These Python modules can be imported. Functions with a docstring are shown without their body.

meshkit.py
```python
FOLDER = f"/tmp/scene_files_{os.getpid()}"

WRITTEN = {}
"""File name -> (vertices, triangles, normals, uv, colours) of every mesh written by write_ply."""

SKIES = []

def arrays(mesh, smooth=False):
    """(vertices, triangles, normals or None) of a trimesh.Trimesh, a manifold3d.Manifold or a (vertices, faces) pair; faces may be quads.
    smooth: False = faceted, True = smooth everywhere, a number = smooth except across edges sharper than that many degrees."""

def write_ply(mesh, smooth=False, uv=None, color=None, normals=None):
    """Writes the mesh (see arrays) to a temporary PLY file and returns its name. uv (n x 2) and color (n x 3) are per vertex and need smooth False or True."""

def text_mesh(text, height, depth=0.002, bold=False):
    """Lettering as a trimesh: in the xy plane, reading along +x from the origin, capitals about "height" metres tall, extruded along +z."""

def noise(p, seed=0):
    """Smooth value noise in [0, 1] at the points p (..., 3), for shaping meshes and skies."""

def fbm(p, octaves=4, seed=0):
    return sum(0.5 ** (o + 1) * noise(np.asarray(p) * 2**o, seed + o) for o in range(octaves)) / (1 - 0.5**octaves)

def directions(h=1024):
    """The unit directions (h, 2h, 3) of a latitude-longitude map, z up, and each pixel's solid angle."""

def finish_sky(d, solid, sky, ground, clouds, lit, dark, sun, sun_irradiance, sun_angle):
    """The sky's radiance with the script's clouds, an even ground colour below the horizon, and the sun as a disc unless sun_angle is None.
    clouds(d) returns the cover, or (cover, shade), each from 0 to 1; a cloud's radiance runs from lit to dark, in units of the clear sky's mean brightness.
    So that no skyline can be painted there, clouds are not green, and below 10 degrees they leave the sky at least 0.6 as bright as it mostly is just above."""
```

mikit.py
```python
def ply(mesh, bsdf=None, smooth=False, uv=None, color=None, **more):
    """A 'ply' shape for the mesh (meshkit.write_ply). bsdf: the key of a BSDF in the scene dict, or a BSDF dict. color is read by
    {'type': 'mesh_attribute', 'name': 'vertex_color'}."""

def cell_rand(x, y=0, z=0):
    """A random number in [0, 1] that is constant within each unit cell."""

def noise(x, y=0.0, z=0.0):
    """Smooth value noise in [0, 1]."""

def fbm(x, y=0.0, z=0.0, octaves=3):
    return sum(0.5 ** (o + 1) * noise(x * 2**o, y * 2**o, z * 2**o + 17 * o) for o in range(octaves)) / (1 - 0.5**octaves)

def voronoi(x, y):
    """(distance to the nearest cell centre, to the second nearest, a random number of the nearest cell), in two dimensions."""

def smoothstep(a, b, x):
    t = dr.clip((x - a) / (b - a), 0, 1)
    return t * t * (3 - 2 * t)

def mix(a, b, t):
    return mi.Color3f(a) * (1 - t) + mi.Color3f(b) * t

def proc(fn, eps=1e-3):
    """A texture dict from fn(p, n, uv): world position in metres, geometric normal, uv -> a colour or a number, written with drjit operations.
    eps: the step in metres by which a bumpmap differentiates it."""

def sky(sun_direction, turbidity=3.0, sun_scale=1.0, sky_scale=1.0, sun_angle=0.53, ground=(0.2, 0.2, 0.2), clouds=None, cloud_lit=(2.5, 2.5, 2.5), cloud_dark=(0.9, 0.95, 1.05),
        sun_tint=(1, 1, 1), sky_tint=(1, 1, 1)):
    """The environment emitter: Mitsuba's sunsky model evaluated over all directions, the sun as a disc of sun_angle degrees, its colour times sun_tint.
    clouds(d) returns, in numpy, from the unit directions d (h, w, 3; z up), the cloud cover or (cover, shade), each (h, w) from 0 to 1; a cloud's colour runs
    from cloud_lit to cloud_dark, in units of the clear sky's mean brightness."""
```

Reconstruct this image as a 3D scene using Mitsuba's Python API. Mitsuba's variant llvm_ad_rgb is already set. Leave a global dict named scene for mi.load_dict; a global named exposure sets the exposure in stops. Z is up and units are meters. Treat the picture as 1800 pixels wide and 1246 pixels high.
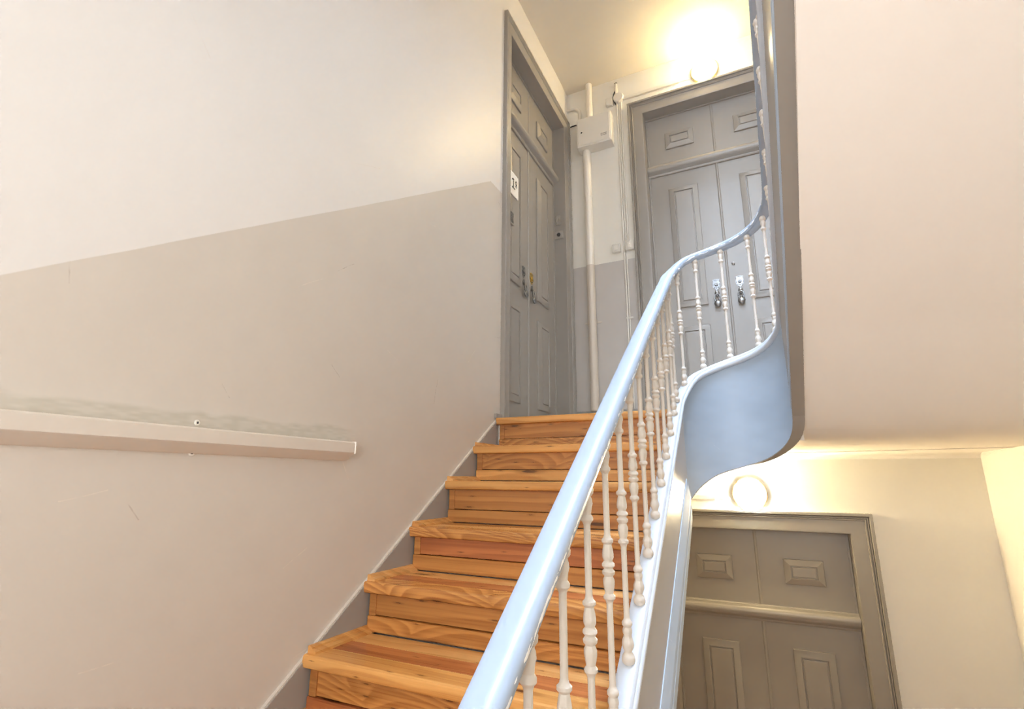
import math, random
import numpy as np, trimesh, mitsuba as mi, drjit as dr
import manifold3d as m3
from shapely.geometry import Polygon, box as sbox
from scipy.interpolate import PchipInterpolator
import mikit, meshkit
from mikit import proc, noise, fbm, smoothstep, mix, cell_rand

rng = random.Random(7)
T4 = mi.ScalarTransform4f
scene, labels = {'type': 'scene'}, {}

# ------------------------------------------------------------------ camera, light levels, exposure
# z up, metres. Landing floor z = 0, left wall x = 0, back wall y = BACK, the flight climbs along +y.
CAM = np.array([1.3965, -2.6537, -0.3488])
FWD = np.array([-0.42244156, 0.87452923, 0.23820526]); UPV = np.array([0.09807827, -0.21715887, 0.97119652])
FOCAL = 890.3
scene['camera'] = {'type': 'perspective', 'fov_axis': 'x', 'fov': 2 * math.degrees(math.atan(900 / FOCAL)), 'near_clip': 0.02, 'far_clip': 100,
                   'to_world': T4().look_at(origin=CAM.tolist(), target=(CAM + FWD).tolist(), up=UPV.tolist())}
exposure = 0.07
DAY_LOW = [7.4, 7.5, 7.5]            # frosted stair window behind the camera, onto a cream light shaft
DAY_HIGH = [7.0, 8.2, 10.0]        # frosted stair window one flight higher, onto the sky
SKYLIGHT = [88.0, 112.0, 150.0]       # roof light over the stair well
LAMP_TOP = [172.0, 126.0, 56.0]       # opal globes over the doors
LAMP_LOW = [370.0, 298.0, 172.0]

# ------------------------------------------------------------------ measures
R, T = 0.18, 0.2632
SL = R / T
W, BACK, FRONT = 2.62, 1.4705, -3.9
STOREY = 20 * R
CEIL, SOFFIT = 3.392, -0.168
XC, YC = 1.305, -0.10               # centre of the stair well's round end
DADO = 1.518

# ------------------------------------------------------------------ materials
def lin(r, g, b):
    f = lambda c: c / 255 / 12.92 if c < 10.3 else ((c / 255 + .055) / 1.055) ** 2.4
    return [f(r), f(g), f(b)]
def rgb(c): return {'type': 'rgb', 'value': list(map(float, c))}
def mat(name, col, rough=.5, spec=.5, metal=0.0, bump=None, bscale=1.0, clear=0.0):
    b = {'type': 'principled', 'base_color': col if isinstance(col, dict) else rgb(col), 'roughness': rough, 'metallic': metal}
    if metal == 0: b['specular'] = spec
    if clear: b['clearcoat'] = clear; b['clearcoat_gloss'] = .85
    if bump is not None: b = {'type': 'bumpmap', 'arbitrary': bump, 'scale': bscale, 'bsdf': b}
    scene['mat_' + name] = {'type': 'twosided', 'bsdf': b}
    return 'mat_' + name

WHITE_L, DADO_L = (0.675, 0.660, 0.640), (0.562, 0.520, 0.466)
WHITE_B, DADO_B = (0.715, 0.695, 0.635), (0.48, 0.452, 0.422)
def grime(p):
    g = fbm(p.x * 1.7 + 3.1, p.y * 1.7, p.z * 1.7, 3)
    return 0.96 + 0.08 * g
def scratches(a, b, k):
    u, v = a * 2.6 + b * 1.1 + 9.0 * k, b * 3.1 - a * 0.9 + 5.0 * k
    i, j = dr.floor(u), dr.floor(v)
    on = cell_rand(i, j, 3 + k) < 0.50
    cx, cy, an = cell_rand(i, j, 11 + k) * .6 + .2, cell_rand(i, j, 12 + k) * .6 + .2, cell_rand(i, j, 13 + k) * 3.14159
    du, dv = u - i - cx, v - j - cy
    along, across = du * dr.cos(an) + dv * dr.sin(an), -du * dr.sin(an) + dv * dr.cos(an)
    across = across + 0.12 * along * along
    ln = .05 + .2 * cell_rand(i, j, 14 + k)
    return dr.select(on & (dr.abs(along) < ln), smoothstep(.007, .002, dr.abs(across)) * noise(u * 30, v * 30), 0.0)
def left_wall(p, n, uv):
    line = DADO + dr.minimum(p.y + 0.094, 0.0) * SL
    wob = 0.003 * (noise(p.y * 9, p.z * 2) - .5)
    t = smoothstep(-0.0022, 0.0022, p.z + wob - line)
    low = mi.Color3f(DADO_L) * grime(p) * (1 - 0.02 * noise(p.y * 14, p.z * 14))
    low = mix(low, (0.33, 0.27, 0.22), 0.6 * scratches(p.y, p.z, 0))
    low = mix(low, (0.72, 0.64, 0.55), 0.5 * scratches(p.y + 7.7, p.z, 1))
    # grey-green smear of old paint along the top of the rail board
    k = smoothstep(-1.10, -1.25, p.y)
    top = -0.185 + 0.02 * noise(p.y * 4, 3.0) - 0.04 * 0 + 0.012 * (noise(p.y * 21, 1.0) - .5)
    sm = k * smoothstep(top + 0.010, top - 0.006, p.z) * smoothstep(-0.235, -0.225, p.z) * (0.35 + 0.6 * noise(p.y * 40, p.z * 160))
    low = mix(low, (0.43, 0.40, 0.33), 0.75 * sm)
    up = mi.Color3f(WHITE_L) * (0.985 + 0.03 * fbm(p.y * 2.2, p.z * 2.2, 5.0, 2))
    up = mix(up, (0.6, 0.52, 0.45), 0.25 * scratches(p.y * .6, p.z * .6, 2))
    return mix(low, up, t)
def back_wall(p, n, uv):
    t = smoothstep(-0.002, 0.002, p.z + 0.003 * (noise(p.x * 9, p.z * 2) - .5) - DADO)
    t = dr.maximum(t, dr.select((p.z < -0.01), smoothstep(-0.002, 0.002, p.z + STOREY - DADO), 0.0))
    return mix(mi.Color3f(DADO_B), mi.Color3f(WHITE_B), t) * grime(p)
def plaster(c):
    def f(p, n, uv): return mi.Color3f(c) * grime(p)
    return proc(f)
def wall_bump(p, n, uv): return fbm(p.x * 9 + 2, p.y * 9, p.z * 9, 3)
def paint_bump(p, n, uv): return noise(p.x * 60, p.y * 60, p.z * 26)
BW = proc(wall_bump, eps=4e-3)
BP = proc(paint_bump, eps=2e-3)
WL = mat('left_wall', proc(left_wall), .42, .35, bump=BW, bscale=.0008)
WB = mat('back_wall', proc(back_wall), .45, .3, bump=BW, bscale=.0008)
WP = mat('white_plaster', plaster((0.80, 0.77, 0.72)), .6, .2, bump=BW, bscale=.0008)
CE = mat('ceiling_paint', plaster((0.63, 0.585, 0.50)), .6, .2)
SP = mat('soffit_plaster', plaster((0.80, 0.757, 0.70)), .6, .2, bump=BW, bscale=.0008)
def door_col(p, n, uv): return mi.Color3f(0.268, 0.248, 0.220) * (0.95 + 0.1 * noise(p.x * 5, p.y * 5, p.z * 2))
DP = mat('door_paint', proc(door_col), .34, .5)
SK = mat('skirting_paint', plaster((0.285, 0.265, 0.24)), .4, .4)
def fascia_col(p, n, uv):
    base = mi.Color3f(0.335, 0.405, 0.485) * (0.88 + 0.22 * fbm(p.x * 5, p.y * 5, p.z * 11, 3))
    return mix(base, (0.5, 0.53, 0.57), 0.5 * scratches(p.x * 1.5 + p.y, p.z * 1.5, 3))
FP = mat('fascia_paint', proc(fascia_col), .5, .4)
ST = mat('string_paint', plaster((0.36, 0.365, 0.38)), .33, .5)
CP = mat('cap_paint', plaster((0.50, 0.545, 0.60)), .35, .5)
def rail_col(p, n, uv):
    # uv.x metres along the rail, uv.y 0..1 round it; paint flaked off along the lower well-side edge
    e = dr.exp(-dr.square((uv.y - 0.468) / 0.030))
    f = fbm(uv.x * 46, uv.y * 34, 1.0, 3)
    chip = smoothstep(0.50, 0.56, f * (0.35 + 0.75 * e)) * smoothstep(0.15, 0.5, e)
    return mix(mi.Color3f(0.285, 0.345, 0.42), mi.Color3f(0.84, 0.84, 0.83), chip)
RP = mat('rail_paint', proc(rail_col), .27, .6)
BA = mat('baluster_paint', (0.61, 0.575, 0.515), .4, .4)
CH = mat('chrome', (0.25, 0.247, 0.24), .3, metal=1.0)
BR = mat('brass', (0.62, 0.44, 0.12), .3, metal=1.0)
DK = mat('dark_metal', (0.03, 0.03, 0.03), .5)
BK = mat('black_print', (0.02, 0.02, 0.02), .6)
LR = mat('lamp_ring', (0.46, 0.36, 0.16), .35)
PW = mat('white_plastic', (0.68, 0.655, 0.60), .35)
PG = mat('grey_plastic', (0.62, 0.60, 0.55), .35)
SG = mat('sign_white', (0.86, 0.86, 0.84), .3)
def pipe_col(p, n, uv): return mix((0.56, 0.50, 0.43), (0.76, 0.72, 0.65), smoothstep(-.002, .002, p.z - 1.50)) 
PC = mat('pipe_paint', proc(pipe_col), .35)
def wood(light, dark, sc, k, knots=.05, arch=0.0):
    def f(p, n, uv):
        s = p.y * 0.83 + p.z * 1.13
        warp = fbm(p.x * 1.15 + k, s * 7.0, k * 1.7, 3)
        ring = s * sc + 3.0 * warp + 0.4 * noise(p.x * 4.2, s * 30)
        if arch:                                    # flat-sawn boards: nested arches along the board
            u = p.x * 2.3 + 0.37 * k + 0.8 * noise(s * 9.0, 3.0)
            u = u - dr.floor(u) - 0.5
            ring = ring + arch * u * u
        g = ring - dr.floor(ring)
        g = smoothstep(0.0, 0.78, g) * smoothstep(1.0, 0.84, g)
        fib = noise(p.x * 9.0, s * 420.0, k)
        fine = noise(p.x * 2.2 + 3 * warp, s * 190.0 + 4 * warp, k + 9.0)
        g = dr.clip(g * .75 + 0.38 * smoothstep(.45, .95, fine), 0, 1)
        c = mix(light, dark, dr.clip(0.62 * g + 0.22 * fib * g + 0.12 * fib, 0, 1))
        blot = fbm(p.x * 2.1 + 7 * k, s * 9.0, 2.0, 2)
        c = c * (0.70 + 0.34 * blot)
        def spots(c, fx, fs, prob, r0, r1, sd, amt):
            a, b = p.x * fx + sd, s * fs + sd
            i, j = dr.floor(a), dr.floor(b)
            on = cell_rand(i, j, sd) < prob
            d = dr.sqrt(dr.square((a - i - .3 - .4 * cell_rand(i, j, sd + 1)) * .9) + dr.square(b - j - .35 - .3 * cell_rand(i, j, sd + 2))) / (r0 + r1 * cell_rand(i, j, sd + 3))
            c = mix(c, mi.Color3f(dark) * .62, dr.select(on, smoothstep(2.3, 1.0, d), 0.0) * .6 * amt)
            return mix(c, (0.06, 0.02, 0.007), dr.select(on, smoothstep(1.0, 0.5, d), 0.0) * .9 * amt)
        c = spots(c, 4.6, 21.0, knots, .08, .20, 5 + k, 1.0)
        return spots(c, 10.0, 52.0, .10, .05, .11, 25 + k, .8)
    return proc(f)
WOODS = [mat('wood_honey', wood((0.69, 0.355, 0.110), (0.47, 0.190, 0.044), 15, 1), .28, .45, clear=.2),
         mat('wood_amber', wood((0.50, 0.225, 0.062), (0.33, 0.118, 0.026), 17, 2), .3, .45, clear=.15),
         mat('wood_red', wood((0.50, 0.180, 0.058), (0.30, 0.082, 0.024), 12, 3), .28, .45, clear=.2),
         mat('wood_cathedral', wood((0.62, 0.295, 0.085), (0.31, 0.100, 0.021), 34, 4, .10, 9.0), .3, .45, clear=.15),
         mat('wood_pale', wood((0.72, 0.40, 0.145), (0.56, 0.26, 0.075), 10, 5), .28, .45, clear=.2),
         mat('wood_amber_arch', wood((0.53, 0.240, 0.066), (0.31, 0.105, 0.022), 26, 6, .08, 7.0), .3, .45, clear=.15)]

# ------------------------------------------------------------------ helpers
TM = trimesh.Trimesh
def cat(ms): return trimesh.util.concatenate([m for m in ms])
def put(key, mesh, m, smooth=False, label=None, cat_=None, group=None, kind=None, **more):
    if not isinstance(mesh, dict): mesh = mikit.ply(mesh, m, smooth, **more)
    k, n = key, 0
    while k in scene:
        n += 1; k = f'{key}_{n:03d}'
    scene[k] = mesh
    tag(k, label, cat_, group, kind)
    return k
def tag(k, label=None, cat_=None, group=None, kind=None):
    d = {}
    if label: d['label'] = label
    if cat_: d['category'] = cat_
    if group: d['group'] = group
    if kind: d['kind'] = kind
    if d: labels[k] = d
def moved(d, x): return {**d, 'to_world': x}
def bx(x0, x1, y0, y1, z0, z1):
    m = trimesh.creation.box((x1 - x0, y1 - y0, z1 - z0)); m.apply_translation(((x0 + x1) / 2, (y0 + y1) / 2, (z0 + z1) / 2)); return m
def rbx(x0, x1, y0, y1, z0, z1, r=.004, n=6):
    """box with rounded edges"""
    r = min(r, (x1 - x0) / 2.01, (y1 - y0) / 2.01, (z1 - z0) / 2.01)
    s = m3.Manifold.sphere(r, n)
    c = [s.translate((x, y, z)) for x in (x0 + r, x1 - r) for y in (y0 + r, y1 - r) for z in (z0 + r, z1 - r)]
    return tm(m3.Manifold.batch_hull(c))
def tm(m):
    q = m.to_mesh(); return TM(q.vert_properties[:, :3].copy(), q.tri_verts.copy(), process=False)
def cbx(x0, x1, y0, y1, z0, z1, c=.004):
    """box with chamfered edges (24 corners), cheap"""
    p = []
    for x, sx in ((x0, 1), (x1, -1)):
        for y, sy in ((y0, 1), (y1, -1)):
            for z, sz in ((z0, 1), (z1, -1)):
                p += [(x + sx * c, y + sy * c, z), (x + sx * c, y, z + sz * c), (x, y + sy * c, z + sz * c)]
    return trimesh.convex.convex_hull(np.array(p))
def prism(poly, axis, a, b):
    """polygon extruded along an axis from a to b. axis 'x': polygon (y,z); 'y': (x,z); 'z': (x,y)"""
    m = trimesh.creation.extrude_polygon(poly if isinstance(poly, Polygon) else Polygon(poly), b - a, engine='earcut')
    v = m.vertices
    if axis == 'x': v = np.c_[v[:, 2] + a, v[:, 0], v[:, 1]]; f = m.faces
    elif axis == 'y': v = np.c_[v[:, 0], v[:, 2] + a, v[:, 1]]; f = m.faces[:, ::-1]
    else: v = np.c_[v[:, 0], v[:, 1], v[:, 2] + a]; f = m.faces
    return TM(v, f, process=False)
def lathe(prof, n=20, lobes=None):
    """prof [(r,z)] round the z axis; lobes(z)->amplitude of a cast leaf relief"""
    prof = np.array(prof, float); a = np.linspace(0, 2 * np.pi, n, endpoint=False)
    v = []
    for r, z in prof:
        k = 1 + (lobes(z) if lobes else 0) * np.cos(6 * a)
        v.append(np.c_[r * k * np.cos(a), r * k * np.sin(a), np.full(n, z)])
    v = np.vstack(v); f = []
    for i in range(len(prof) - 1):
        for j in range(n):
            k = (j + 1) % n
            f += [[i * n + j, i * n + k, (i + 1) * n + k], [i * n + j, (i + 1) * n + k, (i + 1) * n + j]]
    m = len(v); v = np.vstack([v, [[0, 0, prof[0, 1]], [0, 0, prof[-1, 1]]]]); l = (len(prof) - 1) * n
    for j in range(n):
        k = (j + 1) % n
        f += [[m, k, j], [m + 1, l + j, l + k]]
    return TM(v, f, process=False)
def orient(m, x=(1, 0, 0), y=(0, 1, 0), z=(0, 0, 1), o=(0, 0, 0)):
    M = np.eye(4); M[:3, 0], M[:3, 1], M[:3, 2], M[:3, 3] = x, y, z, o
    m = m.copy(); m.apply_transform(M); return m
def tube(pts, r, n=10):
    pts = np.array(pts, float); t = np.gradient(pts, axis=0); t /= np.linalg.norm(t, axis=1)[:, None]
    u = np.cross(t[0], [0.3, 0.5, 0.81]); v = []
    a = np.linspace(0, 2 * np.pi, n, endpoint=False)
    for i in range(len(pts)):
        u = u - (u @ t[i]) * t[i]; u /= np.linalg.norm(u); w = np.cross(t[i], u)
        v.append(pts[i] + r * (np.cos(a)[:, None] * u + np.sin(a)[:, None] * w))
    f = []
    for i in range(len(pts) - 1):
        for j in range(n):
            k = (j + 1) % n
            f += [[i * n + j, i * n + k, (i + 1) * n + k], [i * n + j, (i + 1) * n + k, (i + 1) * n + j]]
    q = len(pts) * n; l = q - n
    v = np.vstack(v + [pts[:1], pts[-1:]])
    for j in range(n):
        k = (j + 1) % n
        f += [[q, k, j], [q + 1, l + j, l + k]]
    m = TM(v, f, process=False)
    return m
def sweep(path, prof, plumb=False, uv=False):
    """closed profile [(side, up)] along a path; side = to the right of travel, horizontal"""
    path = np.array(path, float); prof = np.array(prof, float)
    t = np.gradient(path, axis=0); t /= np.linalg.norm(t, axis=1)[:, None]
    side = np.cross(t, [0, 0, 1.0]); side /= np.linalg.norm(side, axis=1)[:, None]
    up = np.tile([0, 0, 1.0], (len(path), 1)) if plumb else np.cross(side, t)
    n = len(prof); v = (path[:, None] + prof[None, :, :1] * side[:, None] + prof[None, :, 1:] * up[:, None])
    f = []
    N = n + 1 if uv else n
    if uv: v = np.concatenate([v, v[:, :1]], 1)
    for i in range(len(path) - 1):
        for j in range(n):
            k = j + 1 if uv else (j + 1) % n
            f += [[i * N + j, (i + 1) * N + j, (i + 1) * N + k], [i * N + j, (i + 1) * N + k, i * N + k]]
    v = v.reshape(-1, 3); L = (len(path) - 1) * N
    if not uv:
        vv, ff = trimesh.creation.triangulate_polygon(Polygon(prof), engine='earcut')
        idx = [int(np.argmin(((prof - q) ** 2).sum(1))) for q in vv]
        for a, b, c in ff: f += [[idx[a], idx[b], idx[c]], [L + idx[c], L + idx[b], L + idx[a]]]
        m = TM(v, f, process=False); m.fix_normals(); return m
    s = np.r_[0, np.cumsum(np.linalg.norm(np.diff(path, axis=0), axis=1))]
    uvs = np.stack([np.repeat(s[:, None], N, 1), np.repeat(np.linspace(0, 1, N)[None], len(path), 0)], -1).reshape(-1, 2)
    for j in range(1, n - 1): f += [[0, j, j + 1], [L, L + j + 1, L + j]]
    return TM(v, f, process=False), uvs

# ================================================================== THE SETTING
# ---- left wall, with the doorway of door_1
D1Y0, D1Y1 = 0.172, 1.318           # doorway of the left door
OPH = 2.912                         # doorway height
lw = sbox(FRONT, -STOREY, BACK + .3, 5.6).difference(sbox(D1Y0 - .012, -.01, D1Y1 + .012, OPH + .012))
put('wall_left', prism(lw, 'x', -.32, 0), WL, label='tall plaster wall left of the stairs, white above a sloping beige dado', cat_='wall', kind='structure')
DX0, DX1 = 0.728, 1.874             # doorways in the back wall, both storeys
bw = sbox(-.32, -STOREY, W + .3, 5.6).difference(sbox(DX0 - .012, -.01, DX1 + .012, OPH + .012)).difference(sbox(DX0 - .012, -STOREY, DX1 + .012, OPH - STOREY + .012))
put('wall_back', prism(bw, 'y', BACK, BACK + .3), WB, label='cream end wall behind the landing with two doors one above the other', cat_='wall', kind='structure')
put('wall_right', bx(W, W + .3, FRONT, BACK + .3, -STOREY, 5.6), WP, label='bright cream side wall at the lower right beside the lower door', cat_='wall', kind='structure')
fw = sbox(-.32, -STOREY, W + .3, 5.6)
WINS = [(0.55, 2.07, -0.95, 1.15), (0.55, 2.07, 2.65, 4.75)]
for a, b, c, d in WINS: fw = fw.difference(sbox(a, c, b, d))
put('wall_front', prism(fw, 'y', FRONT - .3, FRONT), WP, label='outer wall behind the camera with frosted stair windows', cat_='wall', kind='structure')
def window(i, a, b, c, d):
    m = []
    for x0, x1, z0, z1 in ((a, a + .06, c, d), (b - .06, b, c, d), (a, b, c, c + .06), (a, b, d - .06, d), ((a + b) / 2 - .03, (a + b) / 2 + .03, c, d), (a, b, (c + d) / 2 - .02, (c + d) / 2 + .02)):
        m.append(bx(x0, x1, FRONT - .12, FRONT - .06, z0, z1))
    k = put(f'window_{i}__frame', cat(m), CP)
    tag(f'window_{i}', 'tall frosted stair window in the wall behind the camera' if i == 1 else 'frosted stair window one flight higher in the outer wall', 'window', kind='structure')
    pane = TM([(a, FRONT - .1, c), (b, FRONT - .1, c), (b, FRONT - .1, d), (a, FRONT - .1, d)], [[0, 2, 1], [0, 3, 2]], process=False)
    pane.invert() if pane.face_normals[0][1] < 0 else None
    put(f'window_{i}__pane', pane, CP, emitter={'type': 'area', 'radiance': rgb(DAY_LOW if i == 1 else DAY_HIGH)})
for i, q in enumerate(WINS): window(i + 1, *q)

# ---- floors: landing slab with the round end of the well cut into it
RW = 0.272                           # the slab stops behind the fascia
a = np.linspace(0, np.pi, 33)
notch = [(XC - RW * math.cos(t), YC + RW * math.sin(t)) for t in a]
land = Polygon([(0, .058), (notch[0][0], .058)] + [q for q in notch if q[1] > .058] + [(1.586, .058), (1.586, .45), (W, .45), (W, BACK + .02), (0, BACK + .02)])
put('floor', prism(land, 'z', SOFFIT, -.002), SP, label='landing slab in front of the two upper doors', cat_='floor', kind='structure')
put('floor_001', bx(0, W, FRONT, BACK + .3, -STOREY - .15, -STOREY), WOODS[1], label='hall floor far below in front of the lower door', cat_='floor', kind='structure')
put('floor_002', bx(0, W, FRONT, -10 * T + .03, -10 * R - .15, -10 * R), WOODS[1], label='half landing at the foot of the wooden flight', cat_='floor', kind='structure')
put('floor_003', bx(0, W, FRONT, -2.25, 10 * R - .15, 10 * R), SP, label='half landing above and behind the camera', cat_='floor', kind='structure')
# ---- ceilings
top_land = Polygon([(0, .28), (1.07, .28), (1.07, .12), (1.54, .12), (1.54, .28), (W, .28), (W, BACK + .02), (0, BACK + .02)])
put('ceiling', prism(Polygon([(0, .26), (1.03, .26), (1.03, .15), (1.58, .15), (1.58, .26), (W, .26), (W, BACK + .02), (0, BACK + .02)]), 'z', CEIL, CEIL + .2), CE, label='cream ceiling over the landing above the upper doors', cat_='ceiling', kind='structure')
put('ceiling_001', prism([(.30, CEIL), (.26, CEIL - .01), (-2.6, 1.40), (-2.6, 1.70), (.30, CEIL + .3)], 'x', 0, 1.07), WP, label='sloping underside of the next flight above the left wall', cat_='ceiling', kind='structure')
put('ceiling_002', prism([(.3, CEIL), (.0, CEIL + .08), (-2.3, CEIL + 1.65), (-2.3, CEIL + 1.9), (.3, CEIL + .3)], 'x', 1.54, W), WP, label='sloping underside of the flight two storeys up on the right', cat_='ceiling', kind='structure')
put('ceiling_003', bx(0, W, FRONT, -2.2, 5.25, 5.4), WP, label='flat ceiling over the upper half landing', cat_='ceiling', kind='structure')
sky = TM([(.95, -2.3, 5.5), (1.66, -2.3, 5.5), (1.66, .2, 5.5), (.95, .2, 5.5)], [[0, 2, 1], [0, 3, 2]], process=False)
put('window_3__pane', sky, CP, emitter={'type': 'area', 'radiance': rgb(SKYLIGHT)})
tag('window_3', 'glazed roof light over the stair well', 'skylight', kind='structure')
put('window_3__frame', cat([bx(.9, .95, -2.35, .25, 5.46, 5.54), bx(1.66, 1.71, -2.35, .25, 5.46, 5.54), bx(.95, 1.66, -2.35, -2.3, 5.46, 5.54), bx(.95, 1.66, .2, .25, 5.46, 5.54)]), CP)
# cornice between the lower ceiling and the back wall
zs = SOFFIT - .004
V, F = [], []
for x, y0 in ((0.0, 1.33), (1.58, 1.27), (W, .97)):
    V += [(x, yy, zz) for yy, zz in [(y0, SOFFIT + .01), (y0, zs)] + [(BACK - .06 + .06 * math.sin(t), zs - .036 * (1 - math.cos(t))) for t in np.linspace(0, math.pi / 2, 7)] + [(BACK + .001, SOFFIT + .01)]]
n = len(V) // 3
for i in range(2):
    for j in range(n):
        k = (j + 1) % n; F += [[i * n + j, i * n + k, (i + 1) * n + k], [i * n + j, (i + 1) * n + k, (i + 1) * n + j]]
F += [[0, k, k + 1] for k in range(1, n - 1)] + [[2 * n, 2 * n + k + 1, 2 * n + k] for k in range(1, n - 1)]
cove = TM(V, F, process=False); cove.fix_normals()
put('trim_1', cove, WP, 40, label='white ceiling strip and cove between lower ceiling and end wall', cat_='cornice', kind='structure')
# ---- skirting boards
k0 = -0.024
sk = [(-10 * T, -10 * R + k0), (0, k0), (0.0, -.25), (-10 * T, -10 * R - .28)]
put('baseboard_left', prism(sk, 'x', -.002, .016), SK, label='dark grey sloping skirting board along the stairs and left wall', cat_='skirting', kind='structure')
bev = [(-10 * T, -10 * R + k0 - .001), (.0, k0 - .001), (.06, k0 + .035), (.06, k0 + .043), (0, k0 + .007), (-10 * T, -10 * R + k0 + .005)]
put('baseboard_left__capping', prism(bev, 'x', -.002, .012), WL, label='thin pale capping edge along the skirting')
put('baseboard_left__landing_board', bx(-.002, .016, .0, .078, 0, k0 + .05), SK)
put('baseboard_back', cat([bx(0.02, DX0 - .135, BACK - .018, BACK + .002, 0, .205), bx(DX1 + .135, W, BACK - .018, BACK + .002, 0, .205)]), SK, label='dark grey skirting board at the foot of the landing end wall', cat_='skirting', kind='structure')

# ================================================================== DOORS
DW = DX1 - DX0
def casing(h=OPH, w=DW, cut=None, proud=1.0):
    """architrave and reveal as one mitred profile; local x across, y into the wall (front face of wall y=0), z up"""
    prof = [(0.0, .135), (0.0, -.018), (.003, -.024), (.010, -.027), (.086, -.027)]
    for c in (.092, .105):
        prof += [(c - .006 + .006 * (1 - math.cos(t)), -.027 - .013 * math.sin(t)) for t in np.linspace(0.15, math.pi - .15, 6)]
    prof += [(.1125, -.043), (.116, -.049), (.130, -.049), (.133, -.045), (.133, .0)]
    prof = np.array(prof); n = len(prof); V = []
    for sx, top in ((-1, 0), (-1, 1), (1, 1), (1, 0)):
        for d, y in prof:
            dd = d if not (cut and sx == -1) else d * cut / .133
            V.append((sx * (w / 2 + dd), y * (proud if y < 0 else 1), h + d if top else 0))
    F = []
    for i in range(3):
        for j in range(n - 1):
            F.append([i * n + j, i * n + j + 1, (i + 1) * n + j + 1, (i + 1) * n + j])
    F = np.array(F); F = np.vstack([F[:, [0, 1, 2]], F[:, [0, 2, 3]]])
    return TM(V, F, process=False)
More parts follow.
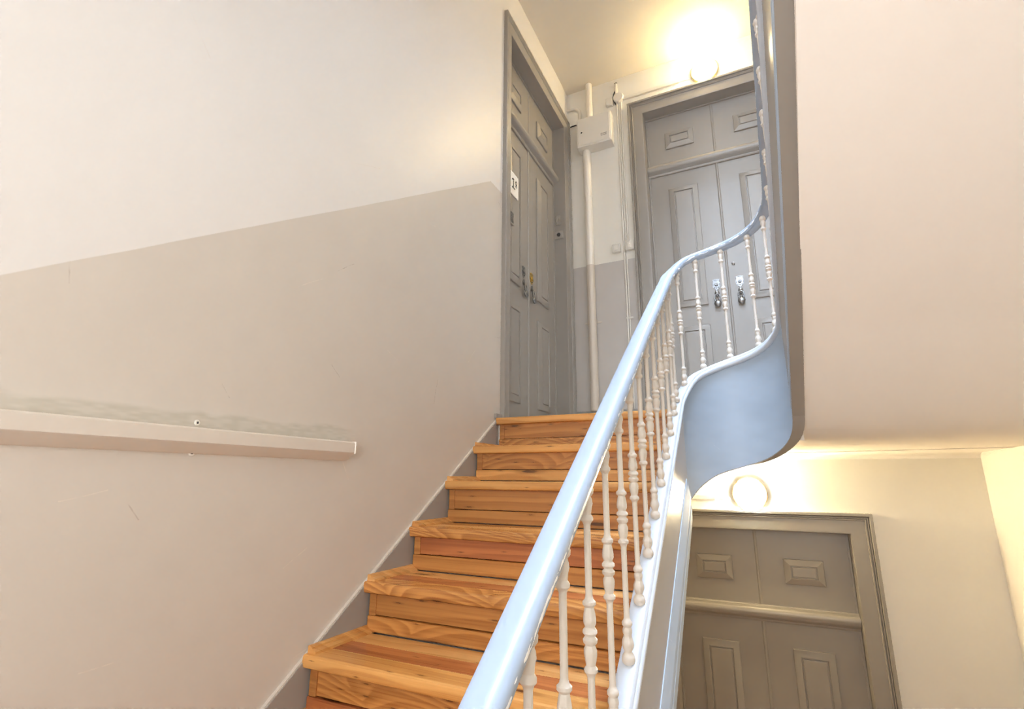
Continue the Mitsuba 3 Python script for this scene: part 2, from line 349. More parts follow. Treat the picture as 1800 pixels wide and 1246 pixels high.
def raised(x0, x1, z0, z1, y=0.0, small=True):
    """raised and fielded panel: wide outer bevel, quirk, raised field. stands towards -y from the leaf face at y"""
    b = min(x1 - x0, z1 - z0)
    st = [(0, 0), (0, .011), (.004, .015), (.040, .028), (.0425, .028), (.046, .018), (.052, .018), (.0535, .024), (.058, .026)]
    st = [(o * (b / .17 if b < .17 else 1.0), h) for o, h in st]
    V, F = [], []
    for o, h in st: V += [(x0 + o, y - h, z0 + o), (x1 - o, y - h, z0 + o), (x1 - o, y - h, z1 - o), (x0 + o, y - h, z1 - o)]
    for i in range(len(st) - 1):
        for j in range(4):
            k = (j + 1) % 4; F += [[i * 4 + j, i * 4 + k, (i + 1) * 4 + k], [i * 4 + j, (i + 1) * 4 + k, (i + 1) * 4 + j]]
    l = (len(st) - 1) * 4; F += [[l, l + 1, l + 2], [l, l + 2, l + 3]]
    m = TM(V, F, process=False); return m
def knocker():
    """hanging knocker: rosette, slender ring and a broad shield-shaped striker; origin at its centre on the leaf, towards -y"""
    ms = []
    pl = lathe([(0, 0), (.019, 0), (.019, .004), (.015, .006), (.015, .010), (.010, .013), (.0, .014)], 18)
    ms.append(orient(pl, (1, 0, 0), (0, 0, 1), (0, -1, 0), (0, 0, .048)))
    ms.append(cbx(-.006, .006, -.012, 0, .060, .074, .002))
    ring = [(0.0215 * math.sin(t), -.018 - .005 * (1 - math.cos(t)), -.002 + .036 * math.cos(t)) for t in np.linspace(0, 2 * math.pi, 25)]
    ms.append(tube(ring, .0046, 8))
    sh = trimesh.creation.icosphere(2, 1.0); v = sh.vertices.copy()
    v[:, 0] *= np.where(v[:, 2] < 0, 1 - .35 * v[:, 2] ** 2, 1)
    sh = TM(v * [.028, .013, .027] + [0, -.027, -.050], sh.faces, process=False); ms.append(sh)
    for s in (-1, 1):
        b = trimesh.creation.icosphere(2, .0085); b.apply_translation((s * .013, -.022, -.016)); ms.append(b)
    b = trimesh.creation.icosphere(2, .009); b.apply_translation((0, -.016, .018)); ms.append(b)
    return cat(ms)
def lock_plate():
    ms = []
    out = [(-.030, .045), (-.020, .052), (.020, .052), (.030, .045), (.024, .030), (.030, .018), (.030, -.012), (.022, -.026), (.012, -.034), (0, -.044), (-.012, -.034), (-.022, -.026), (-.030, -.012), (-.030, .018), (-.024, .030)]
    ms.append(prism([(x * .95, z) for x, z in out], 'y', -.004, 0.001))
    ms.append(orient(lathe([(0, 0), (.013, 0), (.013, .008), (.009, .011), (0, .011)], 16), (1, 0, 0), (0, 0, 1), (0, -1, 0), (0, -.003, .004)))
    return cat(ms)
def keyhole():
    """dark keyhole, engraved lines and scallops of the lock plate"""
    ms = [bx(-.003, .003, -.0155, -.012, -.005, .009)]
    ms += [cbx(-.019, .019, -.0052, -.003, .0415, .0445, .0008), cbx(-.0265, -.0235, -.0052, -.003, .034, .042, .0008), cbx(.0235, .0265, -.0052, -.003, .034, .042, .0008)]
    ms += [cbx(-.003, .003, -.0052, -.003, .029, .034, .0008), cbx(-.0262, -.0232, -.0052, -.003, -.008, .012, .0008), cbx(.0232, .0262, -.0052, -.003, -.008, .012, .0008)]
    for x, z, r in ((-.015, -.020, .0042), (0, -.025, .0046), (.015, -.020, .0042)):
        ms.append(orient(lathe([(0, 0), (r, 0), (r, .0022), (0, .0026)], 10), (1, 0, 0), (0, 0, 1), (0, -1, 0), (x, -.0032, z)))
    return cat(ms)
MESH = {}
def shared(name, make, m, smooth=False):
    if name not in MESH: MESH[name] = mikit.ply(make(), m, smooth)
    return MESH[name]
LEAF_Y, BAR = .108, (2.305, 2.412)
PX = ((-.408, -.165), (.165, .408))
def door(key, M, cut=None, fittings=True):
    """double door with a fixed panelled overlight, in local coordinates moved by M"""
    P = lambda sub, d: put(f'{key}__{sub}', moved(d, M), None)
    P('casing', shared('casing%s' % cut, lambda: casing(cut=cut, proud=.6 if cut else 1.0), DP, 32))
    h = DW / 2 - .002
    for i, s in enumerate((-1, 1)):
        x0, x1 = sorted((s * .002, s * h))
        lf = P('leaf', shared('leaf%d' % i, lambda: cbx(x0, x1, LEAF_Y, LEAF_Y + .045, .006, BAR[0] + .02, .002), DP))
        ov = P('overlight', shared('over%d' % i, lambda: cbx(x0, x1, LEAF_Y - .004, LEAF_Y + .035, BAR[1] - .03, OPH + .0, .002), DP))
        a, b = PX[i]
        for nm, z0, z1, y in (('t', 1.045, 2.155, LEAF_Y), ('b', .165, .875, LEAF_Y)):
            put(lf + '__panel', moved(shared(f'pn{nm}{i}', lambda: raised(a, b, z0, z1, y), DP, 20), M), None)
        put(ov + '__panel', moved(shared(f'pno{i}', lambda: raised(a, b, 2.558, 2.722, LEAF_Y - .004), DP, 20), M), None)
        if fittings:
            kx = -.093 if s < 0 else .083
            if key == 'door_2':
                put(lf + '__lock_plate', moved(shared('lockp', lock_plate, CH, 30), M @ T4().translate([kx, LEAF_Y, 1.20])), None, label='chrome lock plate')
                put(lf + '__keyhole', moved(shared('keyh', keyhole, DK), M @ T4().translate([kx, LEAF_Y, 1.20])), None, label='dark keyhole and screw heads of the lock plate')
                put(lf + '__knocker', moved(shared('knock', knocker, CH, 35), M @ T4().translate([kx, LEAF_Y, 1.085])), None, label='chrome door knocker')
            else:
                kx = -.092 if s < 0 else .062
                put(lf + '__lock_plate', moved(shared('lockp', lock_plate, CH, 30) if s < 0 else mikit.ply(lock_plate(), BR, 30), M @ T4().translate([kx, LEAF_Y, 1.19])), None, label='chrome lock plate' if s < 0 else 'brass lock plate')
                put(lf + '__keyhole', moved(shared('keyh', keyhole, DK), M @ T4().translate([kx, LEAF_Y, 1.19])), None, label='dark keyhole and screw heads of the lock plate')
                put(lf + '__knocker', moved(shared('knock', knocker, CH, 35), M @ T4().translate([kx, LEAF_Y, 1.06])), None, label='chrome door knocker')
    # planted beads over the meeting edges
    bead = [(.011 * math.cos(t), .012 * math.sin(t)) for t in np.linspace(0, math.pi, 9)]
    def mk(z0, z1): return lambda: prism([(x, LEAF_Y + .001 - y) for x, y in bead], 'z', z0, z1)
    P('astragal', shared('as1', mk(.006, BAR[0] + .02), DP, 40)); P('overlight_bead', shared('as2', mk(BAR[1] - .02, OPH), DP, 40))
    # thin stop bead round the overlight and the leaves
    stop = lambda: cat([bx(-h, -h + .012, LEAF_Y - .012, LEAF_Y + .01, 0, OPH), bx(h - .012, h, LEAF_Y - .012, LEAF_Y + .01, 0, OPH), bx(-h, h, LEAF_Y - .016, LEAF_Y + .01, OPH - .012, OPH)])
    P('stop_bead', shared('stop', stop, DP))
    # moulded transom bar
    z0, z1 = BAR
    prof = [(LEAF_Y + .03, z0), (LEAF_Y - .012, z0), (LEAF_Y - .018, z0 + .008), (LEAF_Y - .020, z0 + .016), (LEAF_Y - .034, z0 + .024)] + \
           [(LEAF_Y - .036 - .026 * math.sin(t), z0 + .062 - .034 * math.cos(t)) for t in np.linspace(.3, 2.75, 9)] + [(LEAF_Y - .022, z1 - .006), (LEAF_Y - .018, z1), (LEAF_Y + .03, z1)]
    def bar():
        m = prism(prof, 'x', -h, h); m.fix_normals(); return m
    P('transom_bar', shared('bar', bar, DP, 35))
XD = (DX0 + DX1) / 2
M2 = T4().translate([XD, BACK, 0]); M3 = T4().translate([XD, BACK, -STOREY])
M1 = T4([[0, -1, 0, 0], [1, 0, 0, (D1Y0 + D1Y1) / 2], [0, 0, 1, 0], [0, 0, 0, 1]])
door('door_1', M1, cut=.10)
tag('door_1', 'grey panelled double door in the left wall carrying a white number sign', 'door', kind='structure')
door('door_2', M2)
tag('door_2', 'grey panelled double door on the landing, seen through the round balustrade', 'door', kind='structure')
door('door_3', M3, fittings=False)
tag('door_3', 'grey panelled double door of the lower storey at the bottom right', 'door', kind='structure')
put('door_2__peephole', orient(lathe([(0, 0), (.014, 0), (.013, .006), (.007, .008), (0, .005)], 16), (1, 0, 0), (0, 0, 1), (0, -1, 0), (XD + .05, BACK + LEAF_Y, 1.365)), CH, 30, label='small chrome peephole')
# small louvred vent and lock box on the left door
vm = [cbx(-.045, .045, -.041, -.012, -.052, .052, .002)]
put('door_1__leaf__vent', moved(mikit.ply(cat(vm), DP), M1 @ T4().translate([-.392, LEAF_Y, 1.505])), None, label='small grey louvred vent')
for i in range(6):
    put('door_1__leaf__vent_slot', moved(shared('slot', lambda: bx(-.034, .034, -.0425, -.037, -.0035, .0035), DK), M1 @ T4().translate([-.392, LEAF_Y, 1.470 + i * .014])), None)
labels['door_1__leaf__vent_slot'] = {'label': 'dark slot of the vent'}

# ================================================================== STAIRCASE
def mk_ply(m, mt): return mikit.ply(m, mt)
DZ = {3: -.011, 4: -.005}
XR0, XR1 = .014, 1.05
for k in range(0, 10):
    z, y = -k * R + DZ.get(k, 0), -k * T
    key = 'staircase__tread' if k == 0 else f'staircase__tread_{k:03d}'
    th = .040
    dx = (rng.random() - .5) * .006
    # nosing board with a rounded front edge
    w0 = .088 if k else .10
    pr = [(y + w0, z), (y + .007, z), (y + .002, z - .003), (y, z - .009), (y, z - th + .010), (y + .003, z - th + .003), (y + .009, z - th), (y + w0, z - th)]
    put(key + '__nosing', prism(pr, 'x', XR0 + dx, XR1), WOODS[[0, 0, 0, 3, 3, 0, 0, 3, 0, 1][k]], 30)
    if k:
        ya, ws = y + w0 + .002, (.094, T - w0 - .094 + .02)
        for j, w in enumerate(ws):
            put(key + '__board', cbx(XR0, XR1, ya, ya + w - .002, z - th + .004, z - .0006 * (j + 1), .0012), WOODS[[2, 4][j] if k in (4, 5, 6) else [[2, 0], [4, 2], [0, 4], [4, 1]][k % 4][j]])
            ya += w
    # side moulding on the tread against the skirting
    if k:
        pm = [(.014, z - .002), (.014, z + .022), (.024, z + .022), (.030, z + .018), (.032, z + .013), (.041, z + .011), (.048, z + .007), (.050, z - .002)]
        m = prism(pm, 'y', y + .018, y + T + .034)
        put(key + '__side_moulding', m, WOODS[0 if k % 2 else 4])
for k in range(1, 11):
    zb, zt, yr = -k * R + DZ.get(k, 0), -(k - 1) * R + DZ.get(k - 1, 0) - .040, -(k - 1) * T + .030
    key = 'staircase__riser' if k == 1 else f'staircase__riser_{k - 1:03d}'
    hl = .060 + .008 * (rng.random() - .5)
    put(key + '__plank', cbx(XR0 + .012, XR1, yr + .002, yr + .022, zb + hl + .0015, zt + .002, .0015), WOODS[[1, 5, 1, 2, 1, 5, 1, 0, 1, 2][k - 1]])
    put(key + '__plank', cbx(XR0 + .008, XR1, yr - .008, yr + .022, zb + .0022, zb + hl - .0015, .002), WOODS[[3, 0, 1, 1, 5, 2, 2, 1, 1, 1][k - 1]])
    put(key + '__side_strip', cbx(XR0 + .010, XR0 + .040, yr - .0035, yr + .012, zb + hl - .001, zt + .002, .0015), WOODS[1])
tag('staircase', 'orange pine stair flight with planked treads rising beside the left wall', 'staircase')
# plaster underside of the flight
und = [(.05, SOFFIT - .001), (.0, -.36), (-10 * T + .03, -10 * R - .36 + .03), (-10 * T + .03, -10 * R - .06), (-.03, -.06), (.05, -.06)]
put('staircase__soffit', prism([(.30, SOFFIT - .002), (-10 * T, -10 * R - .365), (-10 * T, -10 * R - .255), (.12, -.18)], 'x', .004, 1.05), SP)

# ---- outer string, fascia and capping: one line from the lower flight round the well into the upper flight
th = np.array([-1, 17, 46, 65, 83, 114, 133, 154, 165, 181.0]); zt_ = np.array([-.014, .044, .158, .197, .225, .260, .285, .325, .346, .391])
tb_ = np.array([-1, 24, 42, 65, 93, 118, 137, 157, 172, 181.0]); zb_ = np.array([-.481, -.420, -.370, -.318, -.282, -.251, -.214, -.164, -.114, -.0745])
TOP1, TOP2, BOT1, BOT2 = .057, .320, -.410, -.150
ftop, fbot = PchipInterpolator(th, zt_), PchipInterpolator(tb_, zb_)
YLO, YUP = -2.60, -2.30
def line(r, rows=('top',), n1=30, n2=40, y0=YLO, y1=YUP):
    """points (x, y, ztop, zbottom, theta) along the string line at radius r from the well's axis"""
    P = []
    for y in np.linspace(y0, YC, n1, endpoint=False): P.append((XC - r, y, TOP1 + SL * y, BOT1 + SL * y, -1))
    for t in np.linspace(0, 180, n2): P.append((XC - r * math.cos(math.radians(t)), YC + r * math.sin(math.radians(t)), float(ftop(t)), float(fbot(t)), t))
    for y in np.linspace(YC, y1, n1 + 1)[1:]: P.append((XC + r, y, TOP2 - SL * y, BOT2 - SL * y, 181))
    return np.array(P)
def smooth_z(P, c, it=6):
    z = P[:, c].copy(); s = np.r_[0, np.cumsum(np.linalg.norm(np.diff(P[:, :2], axis=0), axis=1))]
    u = np.linspace(0, s[-1], 900); zz = np.interp(u, s, z); k = int(.045 / (u[1] - u[0])); ker = np.hanning(2 * k + 1); ker /= ker.sum()
    pad = np.r_[2 * zz[0] - zz[k:0:-1], zz, 2 * zz[-1] - zz[-2:-k - 2:-1]]
    return np.interp(s, u, np.convolve(pad, ker, 'valid'))
RF, RB = .235, .283                 # fascia face and back
tt = np.linspace(-4, 184, 64)
V, F = [], []
for t in tt:
    tc = min(max(t, 0), 180); e = (t - tc) * math.pi / 180 * RF
    ax = lambda r: (XC - r * math.cos(math.radians(tc)), YC + r * math.sin(math.radians(tc)) + (e if t < 0 else -e))
    z1, z0 = float(ftop(min(max(t, -1), 181))), float(fbot(min(max(t, -1), 181)))
    if t < 0: z1 += e * SL; z0 += e * SL
    if t > 180: z1 += e * SL; z0 += e * SL
    (xa, ya), (xb, yb) = ax(RF), ax(RB)
    V += [(xa, ya, z0), (xa, ya, z1 + .004), (xb, yb, z1 + .004), (xb, yb, z0)]
n = len(tt)
for i in range(n - 1):
    for j in range(4):
        k = (j + 1) % 4; F += [[i * 4 + j, i * 4 + k, (i + 1) * 4 + k], [i * 4 + j, (i + 1) * 4 + k, (i + 1) * 4 + j]]
F += [[0, 2, 1], [0, 3, 2], [4 * n - 4, 4 * n - 3, 4 * n - 2], [4 * n - 4, 4 * n - 2, 4 * n - 1]]
fas = TM(V, F, process=False); fas.fix_normals()
Vu = np.array(V).reshape(n, 4, 3); Vu = np.stack([Vu[:, 0], Vu[:, 3], Vu[:, 3] - [0, 0, .004], Vu[:, 0] - [0, 0, .004]], 1).reshape(-1, 3)
fas_u = TM(Vu, F, process=False); fas_u.fix_normals()
put('staircase__fascia', fas, FP, 40, label='curved blue-grey fascia round the end of the stair well')
put('staircase__fascia__underside', fas_u, DP, 40, label='brownish grey underside edge of the curved fascia')
# straight strings
def string(x0, x1, top, bot, sgn, y0, y1):
    f = lambda y, o: (y, o + sgn * SL * y)
    m = prism([f(y0, bot), f(y1, bot), f(y1, top), f(y0, top)], 'x', x0, x1); return m
put('staircase__string', string(1.035, 1.080, TOP1, BOT1, 1, YLO, YC - .015), ST)
# mouldings on the lower string: bead under the capping and a bevelled board along the foot
def along(prof, sgn, y0, y1, mirror=False):
    """profile [(x, off)] swept along the slope; off is the vertical offset from the nosing line"""
    V = []; n = len(prof)
    for y in (y0, y1): V += [(x, y, o + sgn * SL * y) for x, o in prof]
    F = []
    for j in range(n):
        k = (j + 1) % n; F += [[j, k, n + k], [j, n + k, n + j]]
    vv, ff = trimesh.creation.triangulate_polygon(Polygon(prof), engine='earcut')
    pr = np.array(prof); idx = [int(np.argmin(((pr - q) ** 2).sum(1))) for q in vv]
    for a, b, c in ff: F += [[idx[a], idx[b], idx[c]], [n + idx[c], n + idx[b], n + idx[a]]]
    m = TM(V, F, process=False); m.fix_normals(); return m
put('staircase__string__foot_moulding', along([(1.075, BOT1 - .002), (1.095, BOT1 - .002), (1.0955, BOT1 + .055), (1.090, BOT1 + .066), (1.0955, BOT1 + .080), (1.0945, BOT1 + .105), (1.0875, BOT1 + .150), (1.083, BOT1 + .175), (1.075, BOT1 + .178)], 1, YLO, YC - .06), FP, label='bevelled moulding along the foot of the string')
# capping swept along the whole line, with a double bead on the well side
Pc = line(.250); zc = smooth_z(Pc, 2)
path = np.c_[Pc[:, 0], Pc[:, 1], zc]
# right of travel = well side (+)
capp = [(-.026, .0), (-.026, .026), (-.020, .032), (.016, .032), (.020, .029), (.024, .021), (.024, .016), (.028, .013), (.031, .006), (.031, -.004), (.028, -.010), (.022, -.014), (.012, -.014), (.012, .0)]
put('staircase__string_capping', sweep(path, capp, plumb=True), CP, 35, label='pale capping under the balusters')

# ---- upper flight, seen from below
put('staircase_001__string', string(1.540, 1.588, TOP2, BOT2, -1, YUP, YC - .015), DP)
put('staircase_001__string__foot_moulding', along([(1.545, BOT2 + .004), (1.5355, BOT2 + .004), (1.534, BOT2 + .010), (1.534, BOT2 + .026), (1.5355, BOT2 + .032), (1.545, BOT2 + .036)], -1, YUP, YC - .05), FP)
YR = .12
usof = [(yy, (SOFFIT - .0030 + .05 * math.log1p(math.exp(min(30, -SL * (yy - .06) / .05))))) for yy in np.r_[np.linspace(.5, -.5, 30), YUP]] + [ (YUP, BOT2 + .022 - SL * YUP + .20), (-.05, .12), (.10, -.004), (.5, -.004)]
put('staircase_001__soffit', prism(usof, 'x', 1.585, W - .003), SP, 12, label='pinkish plaster underside of the flight')
for k in range(9):
    y = YR - k * T
    put('staircase_001__tread', cbx(1.586, W - .003, y - T - .02, y + .03, (k + 1) * R - .04, (k + 1) * R, .004), WOODS[k % 2])
    put('staircase_001__riser', bx(1.586, W - .003, y - .02, y, k * R, (k + 1) * R - .04), WOODS[1])
tag('staircase_001', 'next stair flight overhead on the right, seen from below as a sloping soffit', 'staircase')

# ================================================================== BALUSTRADE
GAP = .670                           # rail centre above the top of the string
Pr = line(.257, n1=40, n2=56, y0=-2.55); zr = smooth_z(Pr, 2)
gap = np.where(Pr[:, 4] < 0, .684, np.where(Pr[:, 4] > 180, .668, .660)); gap = np.convolve(np.r_[[gap[0]] * 12, gap, [gap[-1]] * 12], np.ones(25) / 25, 'valid')
rail_path = np.c_[Pr[:, 0], Pr[:, 1], zr + gap]
a = np.linspace(0, 2 * np.pi, 36, endpoint=False)
sg = lambda v, e: np.sign(v) * np.abs(v) ** e
rp = np.c_[.0300 * sg(np.cos(a + np.pi), .78), .0225 * sg(-np.sin(a + np.pi), .85)]   # from the wall side over the top to the well side and back
# squash the underside flat
rp[:, 1] = np.where(rp[:, 1] < -.015, -.015 - .7 * (-.015 - rp[:, 1]), rp[:, 1])
rp = rp[::-1].copy()
rm, ruv = sweep(rail_path, rp, uv=True)
put('balustrade__handrail', rm, RP, True, uv=ruv, label='glossy pale blue-grey handrail')
BL = .600
rod, rg = .0072, .0125
def baluster():
    p = [(0, 0), (.010, 0), (.0150, .005), (.0165, .012), (.0150, .020), (.0092, .027), (.0115, .032), (.0138, .040), (.0138, .048), (.0110, .056), (.0092, .062), (.0112, .068), (.0112, .074), (.0090, .079), (.0128, .084), (.0128, .090), (.0090, .095), (.0074, .100)]
    p += [(rod, .13), (rod, .255), (.0092, .261), (.0135, .265), (.0135, .270), (.0092, .275), (.0110, .284), (.0126, .294), (.0126, .302), (.0096, .309), (.0142, .314), (.0148, .319), (.0098, .3245), (.0148, .330), (.0142, .335), (.0096, .340), (.0126, .347), (.0126, .355), (.0110, .365), (.0092, .374), (.0135, .379), (.0135, .384), (.0092, .388)]
    p += [(rod, .395), (rod, .522), (.0092, .527), (.0130, .531), (.0130, .537), (.0092, .542), (.0104, .552), (.0128, .562), (.0116, .570), (.0096, .576), (.0150, .582), (.0156, .590), (.0130, .597), (.0130, .612)]
    amp = lambda z: .085 if (.036 < z < .084 or .280 < z < .306 or .346 < z < .370 or .552 < z < .580) else 0.0
    return lathe(p, 24, amp)
bal_ply = mikit.ply(baluster(), BA, 40)
ys = [-.365 - .1520 * k for k in range(-1, 13)]
spots = [(-1, y) for y in (ys[::-1])] + [(t, None) for t in (-2, 28.4, 58.4, 90.1, 123.8, 151.0)] + [(181, y) for y in [-.12 - .150 * k for k in range(13)]]
zc_of = {}
nb = 0
for t, y in spots:
    if t == -1: x, yy, z, g = XC - .250, y, TOP1 + SL * y, .684
    elif t == 181: x, yy, z, g = XC + .250, y, TOP2 - SL * y, .668
    else:
        x, yy = XC - .25 * math.cos(math.radians(t)), YC + .25 * math.sin(math.radians(t)); i = int(np.argmin((Pc[:, 0] - x) ** 2 + (Pc[:, 1] - yy) ** 2)); z, g = zc[i], .660
        if t == 28.4 or t == -2: g = .668
    z0 = z + .026
    s = (g - .012 - .026) / .606
    M = T4().translate([x, yy, z0]) @ T4().scale([1, 1, s])
    if t in (-1, 181): pass
    put('balustrade__baluster', moved(bal_ply, M), None)
tag('balustrade', 'slim white cast balusters under a pale blue-grey handrail curving round the well', 'balustrade')

# ================================================================== LAMPS
def lamp(key, z, rad, label):
    o = (1.283 if key == 'wall_lamp' else 1.300, BACK, z)
    base = lathe([(0, 0), (.112, 0), (.118, .006), (.118, .020), (.110, .026), (.100, .026), (.098, .018), (0, .018)], 40)
    put(key + '__base', orient(base, (1, 0, 0), (0, 0, 1), (0, -1, 0), o), LR, 30, label='yellowed fixing ring')
    th_ = np.linspace(0, math.pi / 2, 12)
    g = lathe([(0, .012)] + [(.094 * math.cos(t), .022 + .094 * math.sin(t)) for t in th_[:-1]] + [(0.001, .116)], 40)
    put(key + '__globe', orient(g, (1, 0, 0), (0, 0, 1), (0, -1, 0), o), PW, True, emitter={'type': 'area', 'radiance': rgb(rad)}, label='glowing opal glass')
    tag(key, label, 'lamp')
lamp('wall_lamp', 3.165, LAMP_TOP, 'round glowing wall lamp above the upper landing door')
lamp('wall_lamp_001', 3.155 - STOREY, LAMP_LOW, 'round glowing wall lamp above the lower door')

# ================================================================== PIPES, BOXES, WIRES
def cyl(p0, p1, r, n=14): return tube([p0, (np.array(p0) * .5 + np.array(p1) * .5), p1], r, n)
PXX, PYY = .196, BACK - .042
put('drain_pipe__pipe', cyl((PXX, PYY, .20), (PXX, PYY, 2.661), .0365, 24), PC, 40)
put('drain_pipe__pipe', cyl((PXX + .042, PYY, 2.973), (PXX + .042, PYY, CEIL + .01), .030, 24), PC, 40)
for z in (.98, 2.18): put('drain_pipe__collar', cyl((PXX, PYY, z - .006), (PXX, PYY, z + .006), .0395, 24), PC, 40)
put('drain_pipe__clip', bx(PXX - .075, PXX + .075, BACK - .006, BACK + .001, .972, .984), PC)
tag('drain_pipe', 'thick white pipe running up the wall between the two upper doors', 'pipe')
X0, X1, Z0, Z1, YF = .128, .458, 2.662, 2.972, BACK - .122
put('meter_box__body', rbx(X0, X1, YF, BACK + .001, Z0, Z1, .006), PW, 30)
put('meter_box__door', rbx(X0 + .014, X1 - .014, YF - .006, YF + .004, Z0 + .016, Z1 - .016, .003), PW, 30)
put('meter_box__lock', orient(lathe([(0, 0), (.008, 0), (.008, .004), (0, .005)], 14), (1, 0, 0), (0, 0, 1), (0, -1, 0), (X0 + .050, YF - .005, Z0 + .150)), DK)
put('meter_box__label', cat([bx(X1 - .098, X1 - .042, YF - .0072, YF - .005, Z0 + .062 + i * .016, Z0 + .072 + i * .016) for i in range(2)]), mat('label_grey', (.36, .34, .31), .5), label='grey printed label')
tag('meter_box', 'white metal meter box hanging on the pipe beside the left door', 'meter box')
# bent conduit from the corner into the top of the box
arc = [(-.0, BACK - .016, 3.19), (.045, BACK - .016, 3.195)] + [(.055 + .075 * math.sin(t), BACK - .016, 3.12 + .075 * math.cos(t)) for t in np.linspace(.1, 1.5, 10)] + [(.131, BACK - .016, 3.0), (.131, BACK - .016, 2.96)]
put('bent_conduit', tube(arc, .014, 12), PW, 40, label='white conduit bent from the corner down into the meter box', cat_='conduit')
put('cable', tube([(.03, BACK - .01, 3.005), (.08, BACK - .012, 3.008), (.13, BACK - .012, 3.0)], .006, 8), DK, 40, label='short dark cable from the left door casing to the meter box', cat_='cable')
for i, (xa, dz) in enumerate(((.497, 0), (.516, 0), (.535, .0))):
    put('conduit', cyl((xa, BACK - .011, .20 if i < 2 else 1.60), (xa, BACK - .011, 3.15), .0075 if i != 1 else .006, 10), PW, 40, label=('thin white vertical conduit nearest the meter box', 'middle one of the thin white vertical conduits', 'short thin white conduit running down to the light switch')[i], cat_='conduit')
for i, z in enumerate((2.30, 1.88, .98)):
    put('conduit_clip', cat([bx(.486, .545, BACK - .016, BACK - .002, z - .007, z + .007)]), PW, label=('upper white clip across the thin conduits', 'middle white clip across the thin conduits', 'lower white clip across the thin conduits')[i], cat_='clip')
oc = lathe([(0, 0), (.052, 0), (.052, .030), (.046, .038), (0, .038)], 8)
put('junction_box__body', orient(oc, (1, 0, 0), (0, 0, 1), (0, -1, 0), (.516, BACK, 3.16)), PW)
tag('junction_box', 'eight-sided white junction box at the top of the thin conduits', 'junction box')
put('junction_box_001__body', rbx(.395, .462, BACK - .034, BACK + .001, 3.10, 3.185, .005), PW, 30)
put('junction_box_001__lid', rbx(.400, .457, BACK - .038, BACK - .03, 3.105, 3.18, .003), PW, 30)
tag('junction_box_001', 'square white junction box just above the meter box', 'junction box')
put('conduit_003', cyl((.497, BACK - .012, 3.20), (.497, BACK - .012, 3.33), .013, 12), PW, 40, label='short white stub of conduit with a dark end below the ceiling', cat_='conduit')
put('conduit_003__end', cyl((.497, BACK - .012, 3.326), (.497, BACK - .012, 3.334), .0135, 12), DK)
put('cable_001', tube([(.482, BACK - .012, 3.245), (.474, BACK - .02, 3.215), (.466, BACK - .022, 3.17), (.476, BACK - .02, 3.125), (.49, BACK - .014, 3.10)], .0065, 8), DK, 40, label='dark cable looping round the eight-sided junction box', cat_='cable')
# cable trunking to the lamps
put('cable_trunking', cat([rbx(.56, 1.065, BACK - .020, BACK + .001, 3.128, 3.158, .003), bx(1.06, 1.18, BACK - .008, BACK + .001, 3.136, 3.148)]), PW, 30, label='white trunking above the upper landing door leading to its lamp', cat_='trunking')
put('cable_trunking_001', cat([rbx(.60, 1.07, BACK - .020, BACK + .001, 3.112 - STOREY, 3.142 - STOREY, .003), bx(1.06, 1.19, BACK - .008, BACK + .001, 3.120 - STOREY, 3.132 - STOREY)]), PW, 30, label='white trunking above the lower door leading to its lamp', cat_='trunking')
# switches
def switch(key, x0, x1, z0, z1, label):
    put(key + '__body', rbx(x0, x1, BACK - .036, BACK + .001, z0, z1, .006), PG, 30)
    put(key + '__rocker', rbx(x0 + .018, x1 - .018, BACK - .041, BACK - .03, z0 + .016, z1 - .016, .003), PW, 30)
    tag(key, label, 'switch')
switch('light_switch', .395, .470, 1.590, 1.668, 'left one of two small cream wall switches beside the door')
switch('light_switch_001', .510, .588, 1.590, 1.672, 'right one of two small cream wall switches beside the door')
put('light_switch_001__button', orient(lathe([(0, 0), (.006, 0), (.005, .004), (0, .005)], 12), (1, 0, 0), (0, 0, 1), (0, -1, 0), (.549, BACK - .041, 1.645)), SG)
# bell push plate on the reveal of the left door
put('bell_plate__plate', cbx(-.098, -.012, D1Y1 - .010, D1Y1 + .001, 1.76, 1.84, .004), DP)
put('bell_plate__button', orient(lathe([(0, 0), (.018, 0), (.016, .008), (0, .010)], 16), (1, 0, 0), (0, 0, 1), (0, -1, 0), (-.055, D1Y1 - .009, 1.80)), DK, 30, label='dark round button')
tag('bell_plate', 'grey bell push plate on the right reveal of the left door', 'bell push')
put('hook__plate', cbx(-.085, -.040, D1Y1 - .006, D1Y1 + .001, 1.90, 2.00, .003), DP)
put('hook__arm', tube([(-.062, D1Y1 - .004, 1.985), (-.055, D1Y1 - .018, 1.965), (-.062, D1Y1 - .024, 1.945), (-.068, D1Y1 - .020, 1.925), (-.060, D1Y1 - .012, 1.912)], .005, 8), DP, 40)
tag('hook', 'small painted latch hook on the reveal of the left door above the bell plate', 'latch')

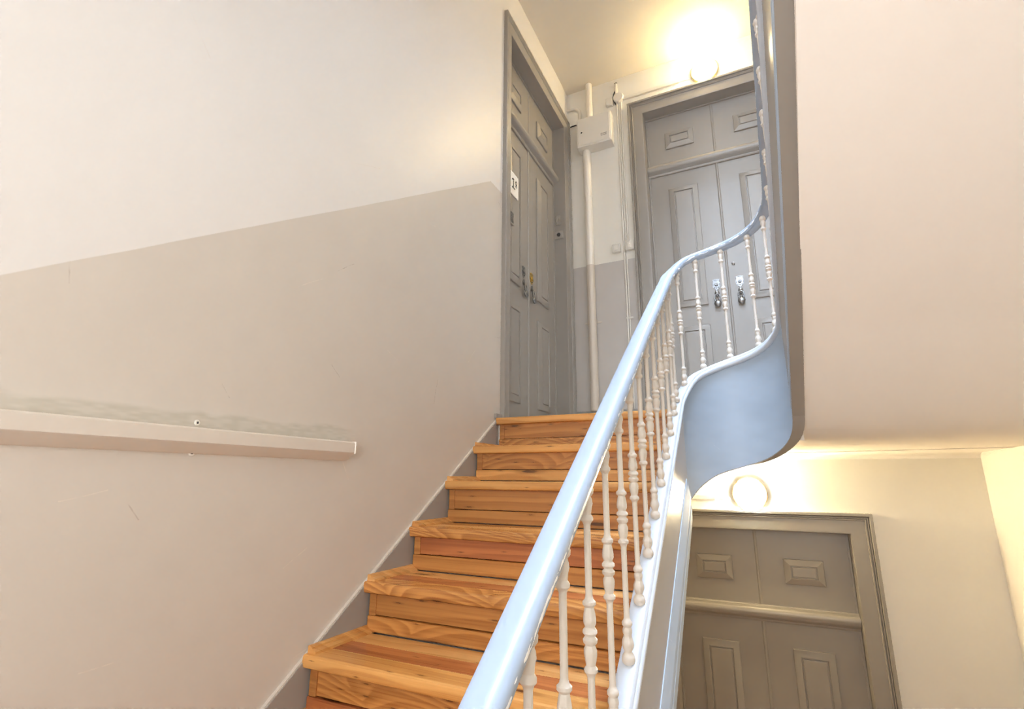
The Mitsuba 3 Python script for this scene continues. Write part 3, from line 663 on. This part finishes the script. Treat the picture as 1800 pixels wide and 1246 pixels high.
# ---- number sign on the left door
SGX = -LEAF_Y + .029
put('number_sign__plate', cbx(SGX - .0005, SGX + .006, .345, .482, 1.705, 1.893, .001), SG)
def glyph(s, h, yc, z):
    t = meshkit.text_mesh(s, h, .0012); c = t.bounds.mean(0); t.apply_translation((-c[0], -t.bounds[0][1], 0))
    return orient(t, (0, 1, 0), (0, 0, 1), (1, 0, 0), (SGX + .0062, yc, z))
one = glyph('1', .085, .394, 1.760)
rv = []
nn = 28
for r in (.0095, .0160):
    for zz in (0, .0012):
        for t in np.linspace(0, 2 * np.pi, nn, endpoint=False): rv.append((SGX + .0062 + zz, .442 + r * .95 * math.cos(t), 1.824 + r * 1.25 * math.sin(t)))
rf = []
for q, w in ((0, 1), (1, 3), (3, 2), (2, 0)):
    for j in range(nn):
        k = (j + 1) % nn; rf += [[q * nn + j, q * nn + k, w * nn + k], [q * nn + j, w * nn + k, w * nn + j]]
under = bx(SGX + .0062, SGX + .0074, .426, .458, 1.793, 1.799)
put('number_sign__numeral', one, BK, label='black figure 1')
put('number_sign__ordinal_mark', cat([TM(rv, rf, process=False), under]), BK, label='black raised ordinal mark')
tag('number_sign', 'white sign reading 1º on the left leaf of the left door', 'sign')

# ---- wooden rail board on the left wall
yb0, yb1 = FRONT + .6, -1.19
prof = [(-.001, -.2155), (.042, -.2200), (.047, -.2245), (.047, -.2590), (.043, -.2635), (.010, -.2860), (-.001, -.2880)]
m = prism(prof, 'y', yb0, yb1); m.fix_normals()
put('rail_board__board', m, mat('board_paint', plaster((0.585, 0.54, 0.48)), .4), 25)
put('rail_board__end_cap', cbx(-.001, .050, yb1 - .002, yb1 + .004, -.264, -.218, .002), WP)
tag('rail_board', 'pale painted wooden batten fixed level on the left wall', 'batten')
def screw(key, y, z, label):
    s = lathe([(0, 0), (.0085, 0), (.0085, .002), (.006, .004), (.003, .004), (.003, .0015), (0, .0015)], 16)
    put(key + '__head', orient(s, (0, 1, 0), (0, 0, 1), (1, 0, 0), (.0, y, z)), PW, 30)
    put(key + '__slot', orient(lathe([(0, 0), (.0032, 0), (.0032, .0042), (0, .0042)], 10), (0, 1, 0), (0, 0, 1), (1, 0, 0), (.0, y, z)), DK)
    tag(key, label, 'screw')
screw('wall_screw', -1.765, -.2035, 'small white screw head just above the pale batten')
screw('wall_screw_001', -1.768, -.2865, 'small screw head just below the pale batten')
put('paint_blob', trimesh.creation.icosphere(2, .006).apply_scale((1, 1, 1.4)).apply_translation((1.582, -.55, .27)), ST, True, label='small drip of grey paint on the edge of the overhead string', cat_='paint drip')
